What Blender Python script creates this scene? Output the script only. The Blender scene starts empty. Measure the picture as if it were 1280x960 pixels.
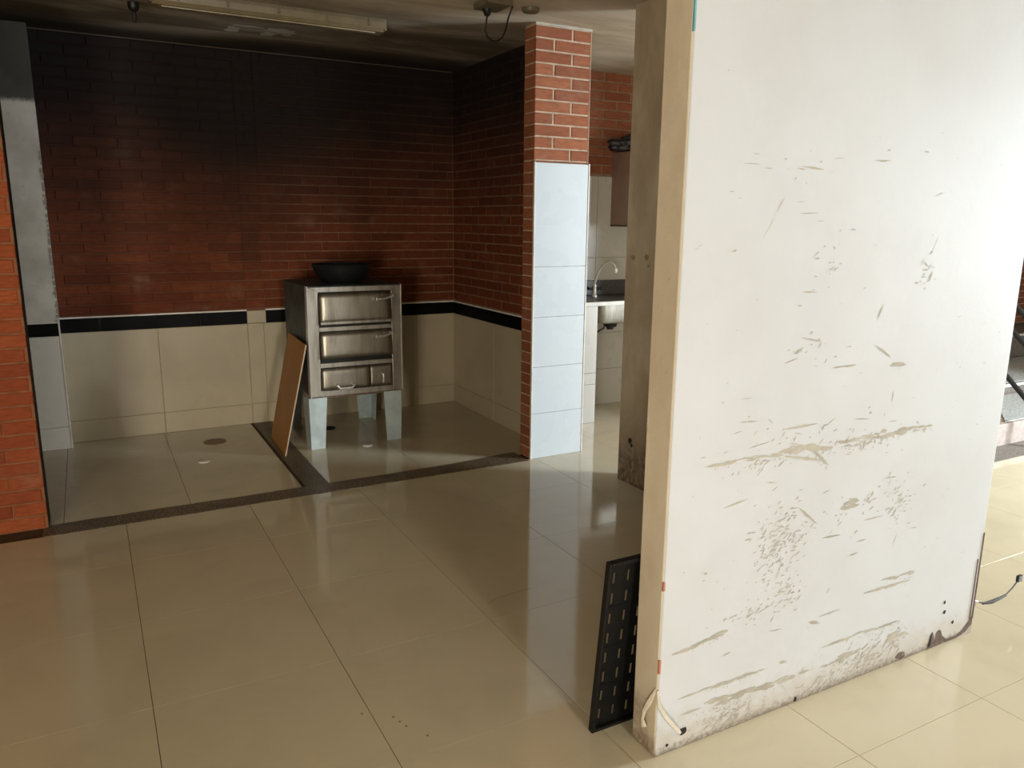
import bpy, bmesh, math, random
from mathutils import Vector, Matrix
random.seed(7)
SC = bpy.context.scene
COL = SC.collection
# ---------------------------------------------------------------- camera
def set_camera():
    f, yaw, pitch, roll = 971.35, math.radians(28.5637), math.radians(-11.9687), math.radians(0.5559)
    fw = Vector((math.sin(yaw)*math.cos(pitch), math.cos(yaw)*math.cos(pitch), math.sin(pitch)))
    rt = Vector((math.cos(yaw), -math.sin(yaw), 0)); up = rt.cross(fw)
    r2 = rt*math.cos(roll) + up*math.sin(roll); u2 = -rt*math.sin(roll) + up*math.cos(roll)
    cd = bpy.data.cameras.new('camera'); cam = bpy.data.objects.new('camera', cd); COL.objects.link(cam)
    m = Matrix((r2, u2, -fw)).transposed().to_4x4(); m.translation = (0, 0, 1.5)
    cam.matrix_world = m
    cd.sensor_fit = 'HORIZONTAL'; cd.sensor_width = 36; cd.lens = 36*f/1280; cd.clip_start = .05
    SC.camera = cam
set_camera()
# ---------------------------------------------------------------- world, lights, exposure
SC.view_settings.view_transform = 'Standard'; SC.view_settings.look = 'None'
SC.view_settings.gamma = 1; SC.view_settings.use_curve_mapping = False
SC.view_settings.exposure = -0.6
W = bpy.data.worlds.new('world'); SC.world = W; W.use_nodes = True
W.node_tree.nodes['Background'].inputs[0].default_value = (.80, .90, 1.0, 1)
W.node_tree.nodes['Background'].inputs[1].default_value = 1.0
def area(name, loc, target, sx, sy, power, col):
    ld = bpy.data.lights.new(name, 'AREA'); ld.shape = 'RECTANGLE'; ld.size = sx; ld.size_y = sy
    ld.energy = power; ld.color = col
    o = bpy.data.objects.new(name, ld); COL.objects.link(o); o.location = loc
    o.rotation_euler = (Vector(target)-Vector(loc)).to_track_quat('-Z', 'Y').to_euler()
    return o
# daylight through the entrance behind the camera and through the wide opening on the right
area('entrance_daylight', (.60, -6.0, 2.1), (.9, 4, 1.0), .8, 2.8, 400, (1.0, .94, .82))
area('left_door_daylight', (-2.3, -2.5, .75), (1.0, 5.8, .9), .8, 1.1, 225, (1.0, .90, .74))
area('side_daylight', (6.75, .65, 1.5), (3.1, 3.3, .5), .9, 1.9, 520, (.82, .92, 1.0))
# ---------------------------------------------------------------- helpers
def S(r, g, b):
    def c(v):
        v /= 255.0
        return v/12.92 if v <= .04045 else ((v+.055)/1.055)**2.4
    return (c(r), c(g), c(b), 1)
class NT:
    def __init__(s, name):
        s.m = bpy.data.materials.new(name); s.m.use_nodes = True
        s.t = s.m.node_tree; s.b = s.t.nodes['Principled BSDF']; s._p = None
    def n(s, typ, **k):
        o = s.t.nodes.new(typ)
        for a, v in k.items(): setattr(o, a, v)
        return o
    def L(s, a, b): s.t.links.new(a, b)
    def put(s, sock, v):
        if hasattr(v, 'is_output'): s.L(v, sock)
        else: sock.default_value = v
    def pos(s):
        if s._p is None: s._p = s.n('ShaderNodeNewGeometry').outputs['Position']
        return s._p
    def xyz(s):
        o = s.n('ShaderNodeSeparateXYZ'); s.L(s.pos(), o.inputs[0]); return o.outputs
    def rnd(s): return s.n('ShaderNodeObjectInfo').outputs['Random']
    def math(s, op, a, b=0.0, clamp=False):
        o = s.n('ShaderNodeMath', operation=op, use_clamp=clamp)
        s.put(o.inputs[0], a); s.put(o.inputs[1], b); return o.outputs[0]
    def rng(s, v, a, b, c=0., d=1., smooth=True):
        o = s.n('ShaderNodeMapRange', interpolation_type='SMOOTHSTEP' if smooth else 'LINEAR')
        s.put(o.inputs['Value'], v); s.put(o.inputs['From Min'], a); s.put(o.inputs['From Max'], b)
        s.put(o.inputs['To Min'], c); s.put(o.inputs['To Max'], d); return o.outputs['Result']
    def noise(s, scale, detail=4, rough=.55, stretch=None, dist=0.):
        o = s.n('ShaderNodeTexNoise'); o.inputs['Scale'].default_value = scale
        o.inputs['Detail'].default_value = detail; o.inputs['Roughness'].default_value = rough
        o.inputs['Distortion'].default_value = dist
        v = s.pos()
        if stretch:
            mp = s.n('ShaderNodeMapping'); mp.inputs['Scale'].default_value = stretch; s.L(v, mp.inputs[0]); v = mp.outputs[0]
        s.L(v, o.inputs['Vector']); return o.outputs['Fac']
    def mix(s, f, a, b, typ='MIX'):
        o = s.n('ShaderNodeMix', data_type='RGBA', blend_type=typ)
        s.put(o.inputs['Factor'], f); s.put(o.inputs[6], a); s.put(o.inputs[7], b); return o.outputs[2]
    def bump(s, h, strength=.2, dist=.01):
        o = s.n('ShaderNodeBump'); o.inputs['Strength'].default_value = strength; o.inputs['Distance'].default_value = dist
        s.L(h, o.inputs['Height']); s.L(o.outputs[0], s.b.inputs['Normal'])
    def out(s, col=None, rough=None, metal=0., spec=None):
        if col is not None: s.put(s.b.inputs['Base Color'], col)
        if rough is not None: s.put(s.b.inputs['Roughness'], rough)
        s.put(s.b.inputs['Metallic'], metal)
        if spec is not None: s.put(s.b.inputs['Specular IOR Level'], spec)
        return s.m
MAT = {}
def plain(name, col, rough=.5, metal=0., var=.12, scale=12, spec=None):
    t = NT(name); n = t.noise(scale)
    dark = tuple(c*(1-var*2) for c in col[:3])+(1,)
    MAT[name] = t.out(t.mix(t.rng(n, .35, .7), col, dark), rough, metal, spec); return MAT[name]
def soot_shade_mask(t):
    """smoke left by the oven on the upper alcove walls, with lintel shade painted in"""
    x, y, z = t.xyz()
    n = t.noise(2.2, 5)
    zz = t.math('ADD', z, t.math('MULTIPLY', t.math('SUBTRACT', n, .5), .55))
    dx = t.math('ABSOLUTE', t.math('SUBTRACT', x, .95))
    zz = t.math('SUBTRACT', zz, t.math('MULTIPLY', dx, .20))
    v = t.rng(zz, .85, 2.15)  # darkens with height: smoke plus the shade under the lintel, both in the colour
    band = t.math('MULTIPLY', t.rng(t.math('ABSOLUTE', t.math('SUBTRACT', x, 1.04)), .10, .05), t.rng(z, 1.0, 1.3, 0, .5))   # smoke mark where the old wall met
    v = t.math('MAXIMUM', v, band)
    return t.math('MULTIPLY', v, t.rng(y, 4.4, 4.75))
def brick_mat(name, base, dark, soot_shade):
    t = NT(name)
    r = t.rnd(); n = t.noise(30, 4, .6, (.6, .6, 2.5)); n2 = t.noise(5)
    c = t.mix(r, base, dark)
    c = t.mix(t.rng(n, .35, .75, 0, .5), c, tuple(v*.55 for v in dark[:3])+(1,))
    c = t.mix(t.rng(n2, .55, .8, 0, .25), c, (.36, .25, .18, 1))
    if soot_shade: c = t.mix(t.math('MULTIPLY', soot_shade_mask(t), .965), c, (.006, .005, .005, 1))
    t.bump(n, .25, .004)
    MAT[name] = t.out(c, .8, 0, .25)
brick_mat('brick', S(162, 102, 72), S(136, 80, 56), False)
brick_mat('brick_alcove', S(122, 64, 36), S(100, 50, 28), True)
brick_mat('brick_orange', S(172, 90, 50), S(142, 68, 40), False)
def mortar_mat(name, col, soot_shade, hide=0.):
    t = NT(name); n = t.noise(18)
    c = t.mix(t.rng(n, .35, .7), col, tuple(v*.7 for v in col[:3])+(1,))
    if soot_shade:
        x, y, z = t.xyz()
        # old smoke has browned the joints on the left of the alcove
        m = t.rng(t.math('ADD', x, t.math('MULTIPLY', n, .5)), .9, 2.0, .72, 0)
        c = t.mix(m, c, S(92, 44, 30))
        c = t.mix(t.math('MULTIPLY', soot_shade_mask(t), .93), c, (.008, .006, .006, 1))
    MAT[name] = t.out(c, .9, 0, .2)
mortar_mat('mortar', S(192, 168, 146), False)
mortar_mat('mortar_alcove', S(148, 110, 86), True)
mortar_mat('mortar_kitchen', S(150, 126, 106), False)
mortar_mat('mortar_pier', S(152, 100, 70), False)
def tile_mat(name, col, rough, vein=.06):
    t = NT(name); n = t.noise(3, 6, .6, None, .6); r = t.rnd()
    c = t.mix(t.rng(n, .4, .75, 0, 1), col, tuple(v*(1-vein*2) for v in col[:3])+(1,))
    c = t.mix(t.math('MULTIPLY', r, .10), c, tuple(v*.7 for v in col[:3])+(1,))
    MAT[name] = t.out(c, t.rng(n, .3, .8, rough, rough*1.5), 0, .12 if name == 'black_tile' else .5)
tile_mat('wall_tile', S(184, 172, 146), .28)
tile_mat('white_tile', S(206, 214, 220), .22, .01)
tile_mat('black_tile', S(7, 8, 10), .5, .0)
tile_mat('kitchen_tile', S(188, 184, 176), .25, .02)
tile_mat('column_tile', S(232, 228, 218), .25, .02)
tile_mat('floor_tile', S(206, 195, 168), .07, .05)
plain('grout', S(92, 78, 58), .8, spec=.1)
plain('grout_light', S(214, 206, 190), .7)
plain('wall_grout', S(150, 136, 106), .8)
plain('trim_white', S(236, 232, 222), .4)
def granite():
    t = NT('granite'); n = t.noise(140, 2); n2 = t.noise(5)
    c = t.mix(t.rng(n, .42, .6), S(66, 54, 42), S(140, 122, 98)); c = t.mix(t.rng(n2, .4, .7, 0, .5), c, S(80, 66, 50))
    MAT['granite'] = t.out(c, .45)
granite()
def concrete():
    t = NT('cement_strip'); n = t.noise(60, 4); n2 = t.noise(4)
    c = t.mix(t.rng(n, .35, .7), S(112, 100, 78), S(86, 76, 58)); c = t.mix(t.rng(n2, .45, .7, 0, .6), c, S(74, 64, 48))
    MAT['cement_strip'] = t.out(c, .5)
concrete()
def plaster_wall():
    t = NT('plaster_wall'); x, y, z = t.xyz(); n = t.noise(2.0, 5); f = t.noise(22, 6, .7); g = t.noise(70, 3)
    c = t.mix(t.rng(n, .35, .7), S(196, 199, 203), S(191, 192, 195))
    # scuffed, dirty foot of the wall
    lo = t.rng(t.math('ADD', z, t.math('MULTIPLY', t.math('SUBTRACT', f, .5), .22)), .16, -.03)
    c = t.mix(t.math('MULTIPLY', lo, .75), c, S(176, 166, 150))
    lo2 = t.rng(t.math('ADD', z, t.math('MULTIPLY', t.math('SUBTRACT', g, .5), .05)), .035, -.005)
    c = t.mix(t.math('MULTIPLY', lo2, .8), c, S(96, 84, 70))
    t.bump(f, .06, .01)
    MAT['plaster_wall'] = t.out(c, .55, 0, .3)
plaster_wall()
def plaster_bare(name, a, b, dirt, top):
    t = NT(name); x, y, z = t.xyz(); n = t.noise(5, 6, .6, (1, 1, .5)); f = t.noise(30, 5, .7)
    c = t.mix(t.rng(n, .3, .7), a, b)
    lo = t.rng(t.math('ADD', z, t.math('MULTIPLY', t.math('SUBTRACT', n, .5), .9)), top, 0.0)
    c = t.mix(t.math('MULTIPLY', lo, t.rng(f, .3, .6, .4, 1)), c, dirt)
    c = t.mix(t.rng(f, .62, .75, 0, .35), c, S(110, 92, 70))
    t.bump(f, .25, .006)
    MAT[name] = t.out(c, .75, 0, .25)
plaster_bare('plaster_end', S(202, 190, 170), S(188, 173, 150), S(108, 88, 68), .22)
plaster_bare('plaster_passage', S(192, 178, 154), S(166, 149, 124), S(92, 74, 60), .55)
def column_mat():
    t = NT('column_plaster'); x, y, z = t.xyz(); n = t.noise(4, 5); f = t.noise(26, 5, .7)
    c = t.mix(t.rng(n, .35, .7), S(238, 234, 226), S(208, 203, 194))
    c = t.mix(t.rng(f, .6, .72, 0, .4), c, S(110, 108, 102))
    up = t.rng(t.math('ADD', z, t.math('MULTIPLY', t.math('SUBTRACT', f, .5), .05)), 2.15, 2.19)   # lintel shadow painted into the colour here, along with smoke
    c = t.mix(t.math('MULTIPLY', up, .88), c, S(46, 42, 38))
    t.bump(f, .2, .006)
    MAT['column_plaster'] = t.out(c, .8, 0, .2)
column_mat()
def ceiling_mat():
    t = NT('ceiling_plaster'); x, y, z = t.xyz(); n = t.noise(1.4, 5, .6, (.6, 2.2, 1), .5); f = t.noise(9, 5)
    c = t.mix(t.rng(n, .35, .65), S(196, 184, 166), S(170, 156, 136))
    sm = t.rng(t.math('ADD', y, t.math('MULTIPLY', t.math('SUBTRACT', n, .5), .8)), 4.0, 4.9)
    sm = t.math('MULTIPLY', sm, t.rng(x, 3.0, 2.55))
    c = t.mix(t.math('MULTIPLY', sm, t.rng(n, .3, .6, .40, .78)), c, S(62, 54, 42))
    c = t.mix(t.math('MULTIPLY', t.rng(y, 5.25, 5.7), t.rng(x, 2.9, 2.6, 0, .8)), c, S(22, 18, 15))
    t.bump(f, .2, .01)
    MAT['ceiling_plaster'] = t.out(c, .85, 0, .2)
ceiling_mat()
plain('outer_wall', S(190, 186, 178), .8)
plain('chip', S(176, 170, 156), .8)
plain('chip_brown', S(150, 126, 100), .85)
plain('chip_rust', S(106, 88, 78), .85, 0, .2, 60)
plain('dark_hole', S(30, 26, 22), .9)
plain('red_paint', S(178, 116, 96), .6)
plain('teal_paint', S(120, 178, 186), .5)
plain('peel', S(214, 204, 182), .6)
def steel(name, a, b, rough, metal=1.):
    t = NT(name); n = t.noise(7, 5, .6, (3, 3, .35)); f = t.noise(3, 4)
    c = t.mix(t.rng(n, .35, .7), a, b); c = t.mix(t.rng(f, .55, .75, 0, .6), c, tuple(v*.4 for v in b[:3])+(1,))
    MAT[name] = t.out(c, t.rng(n, .3, .7, rough, rough*1.5), metal)
steel('steel', S(176, 170, 158), S(136, 128, 114), .34)
steel('steel_frame', S(186, 182, 174), S(150, 144, 132), .38, .85)
steel('chrome', S(215, 212, 205), S(190, 188, 182), .28, .6)
plain('oven_side', S(74, 80, 76), .55, .2, .25, 9)
plain('oven_dark', S(24, 22, 20), .8)
plain('oven_leg', S(186, 200, 202), .5, .1, .12, 10)
plain('cast_iron', S(26, 29, 30), .5, 0, .2)
plain('board', S(166, 110, 44), .55, 0, .07, 5)
plain('board_edge', S(196, 176, 150), .7)
plain('rubber', S(13, 13, 13), .5, 0, .2, 40, spec=.3)
plain('dull_bead', S(84, 74, 64), .9)
plain('black_plastic', S(20, 19, 18), .45)
plain('fixture_body', S(112, 102, 82), .45, 0, .1)
plain('fixture_cover', S(124, 112, 88), .35, 0, .1)
plain('tube_glass', S(168, 158, 134), .3)
plain('counter_stone', S(84, 82, 80), .3, 0, .25, 90)
plain('counter_edge', S(206, 202, 192), .4)
plain('cabinet_wood', S(136, 112, 98), .5, 0, .06, 9)
plain('cabinet_dark', S(70, 56, 48), .6)
plain('bag_black', S(34, 31, 38), .45, 0, .2)
plain('drain_brown', S(138, 114, 76), .5, 0, .2, 30)
plain('plug_white', S(250, 246, 234), .6, 0, .0)
plain('stair_concrete', S(160, 146, 138), .8, 0, .12, 20)
plain('stair_dark', S(118, 110, 102), .8, 0, .2, 60)
plain('granite_grey', S(178, 180, 176), .5, 0, .25, 60)
plain('rail_black', S(26, 27, 30), .35)
plain('cord_grey', S(74, 73, 70), .6)

class MB:
    def __init__(s): s.v = []; s.f = []
    def add(s, vs, fs):
        k = len(s.v); s.v += [tuple(v) for v in vs]; s.f += [tuple(i+k for i in f) for f in fs]; return s
    def box(s, x0, x1, y0, y1, z0, z1):
        vs = [(x, y, z) for z in (z0, z1) for y in (y0, y1) for x in (x0, x1)]
        return s.add(vs, [(0, 2, 3, 1), (4, 5, 7, 6), (0, 1, 5, 4), (2, 6, 7, 3), (0, 4, 6, 2), (1, 3, 7, 5)])
    def hexa(s, lo, hi):
        """lo, hi: four corners each (counter-clockwise from above)"""
        return s.add(list(lo)+list(hi), [(3, 2, 1, 0), (4, 5, 6, 7), (0, 1, 5, 4), (1, 2, 6, 5), (2, 3, 7, 6), (3, 0, 4, 7)])
    def slab(s, x0, x1, y0, y1, z0, z1, c=.002):
        """flat tile with chamfered upper edge"""
        a = [(x0, y0), (x1, y0), (x1, y1), (x0, y1)]; b = [(x0+c, y0+c), (x1-c, y0+c), (x1-c, y1-c), (x0+c, y1-c)]
        vs = [(*p, z0) for p in a]+[(*p, z1-c) for p in a]+[(*p, z1) for p in b]
        fs = [(8, 9, 10, 11)]
        for i in range(4):
            j = (i+1) % 4; fs += [(i, j, 4+j, 4+i), (4+i, 4+j, 8+j, 8+i)]
        return s.add(vs, fs)
    def tube(s, pts, r, n=8, cap=True):
        P = [Vector(p) for p in pts]; R = r if isinstance(r, (list, tuple)) else [r]*len(P)
        d0 = (P[1]-P[0]).normalized(); a = d0.orthogonal().normalized(); k = len(s.v)
        for i, p in enumerate(P):
            d = (P[min(i+1, len(P)-1)]-P[max(i-1, 0)]).normalized()
            a = (a - d*a.dot(d)).normalized(); b = d.cross(a)
            for j in range(n):
                t = 2*math.pi*j/n; s.v.append(tuple(p+(a*math.cos(t)+b*math.sin(t))*R[i]))
        for i in range(len(P)-1):
            for j in range(n):
                j2 = (j+1) % n; s.f.append((k+i*n+j, k+i*n+j2, k+(i+1)*n+j2, k+(i+1)*n+j))
        if cap:
            s.f.append(tuple(k+j for j in reversed(range(n)))); s.f.append(tuple(k+(len(P)-1)*n+j for j in range(n)))
        return s
    def lathe(s, prof, c=(0, 0, 0), n=24):
        k = len(s.v)
        for r, z in prof:
            for j in range(n):
                t = 2*math.pi*j/n; s.v.append((c[0]+r*math.cos(t), c[1]+r*math.sin(t), c[2]+z))
        m = len(prof)
        for i in range(m-1):
            for j in range(n):
                j2 = (j+1) % n; s.f.append((k+i*n+j, k+i*n+j2, k+(i+1)*n+j2, k+(i+1)*n+j))
        s.f.append(tuple(k+j for j in reversed(range(n)))); s.f.append(tuple(k+(m-1)*n+j for j in range(n)))
        return s
    def mesh(s, name, mat):
        me = bpy.data.meshes.new(name); me.from_pydata(s.v, [], s.f); me.materials.append(MAT[mat]); me.validate(); return me
    def build(s, name, mat, parent=None, label=None, smooth=False, bevel=0, loc=None):
        o = bpy.data.objects.new(name, s.mesh(name, mat)); COL.objects.link(o)
        if parent is not None: o.parent = parent
        if loc is not None: o.location = loc
        if label: o['label'] = label
        if smooth:
            for p in o.data.polygons: p.use_smooth = True
            try: o.data.set_sharp_from_angle(angle=math.radians(45))
            except Exception: pass
        if bevel:
            b = o.modifiers.new('bevel', 'BEVEL'); b.width = bevel; b.segments = 2; b.limit_method = 'ANGLE'
        return o
def thing(name, label, cat, loc, group=None, kind=None):
    o = bpy.data.objects.new(name, None); COL.objects.link(o); o.location = loc
    o['label'] = label; o['category'] = cat
    if group: o['group'] = group
    if kind: o['kind'] = kind
    o.empty_display_size = .1
    return o
def tag(o, label, cat, group=None):
    o['label'] = label; o['category'] = cat
    if group: o['group'] = group
    return o
def struct(o, label, cat):
    o['kind'] = 'structure'; o['label'] = label; o['category'] = cat; return o
# bricks and tiles: shared meshes, one object each
_pm = {}
def piece_mesh(name, w, h, d, mat, c):
    key = (name, round(w, 3), round(h, 3), round(d, 3), mat)
    if key not in _pm:
        x, z = w/2, h/2
        a = [(-x, -z), (x, -z), (x, z), (-x, z)]; b = [(-x+c, -z+c), (x-c, -z+c), (x-c, z-c), (-x+c, z-c)]
        vs = [(p, 0, q) for p, q in a]+[(p, -d+c, q) for p, q in a]+[(p, -d, q) for p, q in b]
        fs = [(8, 9, 10, 11)]
        for i in range(4):
            j = (i+1) % 4; fs += [(i, j, 4+j, 4+i), (4+i, 4+j, 8+j, 8+i)]
        m = MB().add(vs, fs); _pm[key] = m.mesh(name, mat)
    return _pm[key]
class Face:
    """vertical wall face: origin, run direction u (local x), local -y points out of the wall"""
    def __init__(s, origin, ang, parent): s.o = Vector(origin); s.a = ang; s.p = parent; s.u = Vector((math.cos(ang), math.sin(ang), 0)); s.n = Vector((math.sin(ang), -math.cos(ang), 0))
    def at(s, u, z, out=0): return s.o + s.u*u + s.n*out + Vector((0, 0, z))
    def piece(s, name, u0, u1, z0, z1, d, mat, c=.003, back=.004, dj=0.):
        me = piece_mesh(name, round(u1-u0, 3), round(z1-z0, 3), round(d+back, 4), mat, c)
        o = bpy.data.objects.new(name, me); COL.objects.link(o); o.parent = s.p
        o.location = s.at((u0+u1)/2, (z0+z1)/2, -back+dj); o.rotation_euler = (0, 0, s.a); return o
COURSE = .0682; JOINT = .010
def lay(face, u0, u1, z0, z1, mat, proud=.006, L=.245, shift0=0., limit=None, breaks=(), name='brick', JX=.010):
    """courses of running bond between u0..u1, z0..z1; pieces past `limit` (smallest first) join into one stuff part"""
    n = int(round((z1-z0)/COURSE)); ch = (z1-z0)/n; todo = []
    segs = []; e = [u0]+[b for b in breaks]+[u1]
    for a, b in zip(e[:-1], e[1:]): segs.append((a, b))
    for r in range(n):
        zb = z0+r*ch+JOINT/2; zt = z0+(r+1)*ch-JOINT/2
        for a, b in segs:
            x = a - ((shift0 + (L+JX)/2*(r % 2)) % (L+JX))
            while x < b-1e-4:
                p, q = max(x, a+JX*.4), min(x+L, b-JX*.4)
                if q-p > .02: todo.append((p, q, zb, zt, random.uniform(-.0015, .0015)))
                x += L+JX
    todo.sort(key=lambda t: -round(t[1]-t[0], 3)*10 + t[2]*.2)
    rest = todo[limit:] if limit else []
    for p, q, zb, zt, dj in (todo[:limit] if limit else todo): face.piece(name, p, q, zb, zt, proud, mat, .003, .004, dj)
    if rest:
        m = MB()
        for p, q, zb, zt, dj in rest:
            me = piece_mesh(name, round(q-p, 3), round(zt-zb, 3), round(proud+.004, 4), mat, .003)
            M = Matrix.Translation(face.at((p+q)/2, (zb+zt)/2, -.004+dj)) @ Matrix.Rotation(face.a, 4, 'Z')
            m.add([M @ v.co for v in me.vertices], [tuple(pl.vertices) for pl in me.polygons])
        o = m.build('cut_bricks', mat, face.p); o['kind'] = 'stuff'
MARKS= [(1.482,1.644,1.541,1.644,0.0025),(1.675,1.638,1.707,1.637,0.0045),(1.69,1.645,1.777,1.639,0.0072),(1.812,1.669,1.857,1.674,0.0028),(1.981,1.671,2.051,1.674,0.0059),(2.031,1.701,2.046,1.704,0.004),(2.196,1.707,2.219,1.704,0.0053),(1.639,1.565,1.611,1.523,0.0027),(1.606,1.51,1.57,1.457,0.0018),(1.685,1.553,1.717,1.554,0.0018),(1.699,1.522,1.773,1.525,0.0028),(1.768,1.503,1.798,1.504,0.0019),(2.267,1.579,2.317,1.594,0.0033),(1.44,1.573,1.459,1.575,0.0025),(1.471,1.558,1.485,1.559,0.0025),(1.908,1.482,1.929,1.479,0.004),(1.845,1.435,1.851,1.425,0.0048),(1.464,1.423,1.48,1.428,0.0061),(1.337,1.43,1.355,1.433,0.0024),(2.311,1.46,2.286,1.413,0.0022),(1.775,1.401,1.792,1.402,0.0048),(2.289,1.324,2.3,1.354,0.0102),(2.257,1.385,2.278,1.367,0.0067),(2.223,1.321,2.241,1.321,0.0067),(2.085,1.264,2.065,1.215,0.0085),(1.734,1.311,1.795,1.308,0.0048),(1.724,1.273,1.738,1.273,0.0067),(1.746,1.183,1.833,1.166,0.004),(2.069,1.139,2.145,1.098,0.0067),(2.176,1.071,2.192,1.07,0.0134),(1.688,1.114,1.74,1.125,0.0029),(1.893,1.086,1.992,1.086,0.0052),(1.938,1.143,1.962,1.143,0.0032),(1.74,1.147,1.753,1.147,0.0059),(1.889,1.119,1.901,1.117,0.0062),(1.555,1.635,1.585,1.635,0.0026),(1.627,1.661,1.633,1.661,0.0052),(1.759,1.659,1.768,1.66,0.0074),(1.717,1.685,1.721,1.685,0.0035),(1.669,1.608,1.676,1.617,0.0035),(1.712,1.606,1.715,1.599,0.0036),(1.989,1.734,1.993,1.734,0.003),(1.513,1.669,1.538,1.669,0.0017),(1.886,1.084,1.99,1.084,0.0049),(2.119,1.111,2.146,1.098,0.0063),(2.177,1.071,2.195,1.07,0.0149),(2.177,0.954,2.179,0.988,0.0076),(1.535,0.962,1.603,0.957,0.0044),(1.714,0.92,1.845,0.922,0.0077),(1.869,0.912,1.895,0.913,0.006),(1.514,0.931,1.548,0.936,0.0035),(1.573,0.882,1.659,0.892,0.0037),(1.481,0.881,1.501,0.883,0.0035),(2.007,0.917,2.081,0.909,0.0042),(2.074,0.929,2.087,0.927,0.0105),(2.147,0.921,2.15,0.908,0.0044),(2.169,0.889,2.214,0.888,0.0044),(2.314,0.875,2.324,0.864,0.0057),(1.687,1.112,1.743,1.125,0.0027),(1.529,1.027,1.574,1.027,0.0027),(1.465,1.024,1.473,1.024,0.0068),(1.641,0.96,1.662,0.944,0.0036),(1.564,0.975,1.57,0.974,0.0053),(1.656,0.771,1.698,0.762,0.0047),(1.678,0.737,1.704,0.752,0.0048),(1.494,0.719,1.588,0.732,0.0046),(1.898,0.697,1.929,0.703,0.0052),(1.799,0.669,1.885,0.601,0.0081),(1.756,0.671,1.799,0.669,0.004),(1.585,0.607,1.61,0.607,0.0047),(1.912,0.55,2.0,0.544,0.0064),(2.08,0.504,2.126,0.504,0.0068),(2.049,0.464,2.092,0.465,0.0078),(2.093,0.605,2.099,0.592,0.0056),(2.105,0.572,2.202,0.572,0.0045),(2.181,0.701,2.241,0.698,0.0057),(2.388,0.64,2.405,0.647,0.0072),(2.262,0.453,2.282,0.496,0.0036),(2.343,0.501,2.384,0.496,0.0036),(1.44,0.537,1.452,0.533,0.0083),(1.434,0.514,1.447,0.514,0.0035),(1.364,0.555,1.37,0.554,0.0053),(1.448,0.851,1.561,0.854,0.0159),(1.551,0.854,1.696,0.847,0.0149),(1.695,0.853,1.804,0.851,0.0271),(1.782,0.854,1.912,0.85,0.0393),(1.851,0.834,1.903,0.789,0.0142),(1.953,0.853,2.112,0.847,0.021),(2.087,0.851,2.254,0.85,0.029),(2.24,0.851,2.397,0.848,0.023),(1.718,0.84,1.878,0.805,0.0098),(1.995,0.642,2.05,0.641,0.0368),(2.145,0.311,2.379,0.305,0.0122),(2.241,0.336,2.403,0.329,0.0173),(1.377,0.32,1.538,0.333,0.0184),(1.34,0.313,1.435,0.315,0.0129),(1.477,0.166,1.622,0.16,0.0138),(1.632,0.166,1.698,0.162,0.0142),(1.369,0.164,1.477,0.165,0.0067),(1.775,0.166,1.808,0.159,0.0126),(1.963,0.164,2.126,0.165,0.0102),(2.126,0.165,2.376,0.163,0.0146),(2.302,0.105,2.371,0.113,0.0303),(2.021,0.101,2.148,0.101,0.0253),(1.966,0.095,2.016,0.09,0.0092),(1.491,0.109,1.627,0.105,0.03),(1.617,0.104,1.749,0.1,0.0264),(1.749,0.095,1.863,0.102,0.0235),(1.863,0.102,1.917,0.098,0.0088),(1.402,0.107,1.446,0.106,0.0133),(1.53,0.255,1.565,0.26,0.0058),(1.936,0.279,2.033,0.282,0.0066),(1.717,0.286,1.773,0.28,0.0052),(1.906,0.268,1.921,0.264,0.013),(1.525,0.37,1.54,0.374,0.0094)]
SPECKS= [(1.834,1.388,0.086,0.067,14),(2.268,1.363,0.045,0.056,14),(1.774,1.143,0.089,0.05,14),(1.723,0.551,0.108,0.147,190),(2.269,0.608,0.069,0.069,60),(2.119,0.647,0.028,0.022,14),(1.778,0.414,0.036,0.036,16),(1.905,0.601,0.231,0.063,30),(1.798,0.902,0.251,0.048,26),(2.064,0.835,0.181,0.032,70),(1.614,0.831,0.128,0.023,30),(1.709,0.366,0.2,0.05,50),(1.57,0.039,0.128,0.059,190),(1.944,0.031,0.123,0.039,80),(2.195,0.054,0.182,0.061,190),(2.324,0.097,0.076,0.051,40)]
# ================================================================ setting
H = 2.606; YB = 5.826; XR = 2.622; YF = -2.6
T1 = .59
# ---- floor: one slab, every tile a piece of its own
fl = MB().box(-3.3, 10.6, YF-.2, 6.0, -.12, -.004).build('floor', 'grout'); struct(fl, 'polished beige stone-look tile floor running through all the rooms', 'floor')
_fm = {}
def floor_tile(x0, x1, y0, y1):
    w, d = round(x1-x0, 3), round(y1-y0, 3)
    if w < .03 or d < .03: return
    if (w, d) not in _fm: _fm[(w, d)] = MB().slab(-w/2+.0011, w/2-.0011, -d/2+.0006, d/2-.0006, -.006, 0, .0003).mesh('floor_tile', 'floor_tile')
    o = bpy.data.objects.new('floor_tile', _fm[(w, d)]); COL.objects.link(o); o.parent = fl; o.location = ((x0+x1)/2, (y0+y1)/2, 0)
def tiles(xa, xb, ya, yb, ox, oy):
    i0 = math.floor((xa-ox)/T1); i1 = math.ceil((xb-ox)/T1); j0 = math.floor((ya-oy)/T1); j1 = math.ceil((yb-oy)/T1)
    for i in range(i0, i1):
        for j in range(j0, j1):
            floor_tile(max(xa, ox+i*T1), min(xb, ox+(i+1)*T1), max(ya, oy+j*T1), min(yb, oy+(j+1)*T1))
tiles(-1.0, 2.418, .066, 4.10, .058, 1.246)           # front room
tiles(2.36, 2.418, 4.10, 4.133, .058, 1.246)
tiles(2.418, 7.138, .066, 3.016, .058, 1.246)
tiles(2.418, 4.6, 3.016, 4.133, .058, 1.246)            # passage and kitchen
tiles(2.767, 4.6, 4.133, 5.19, .058, 1.246)
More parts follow.
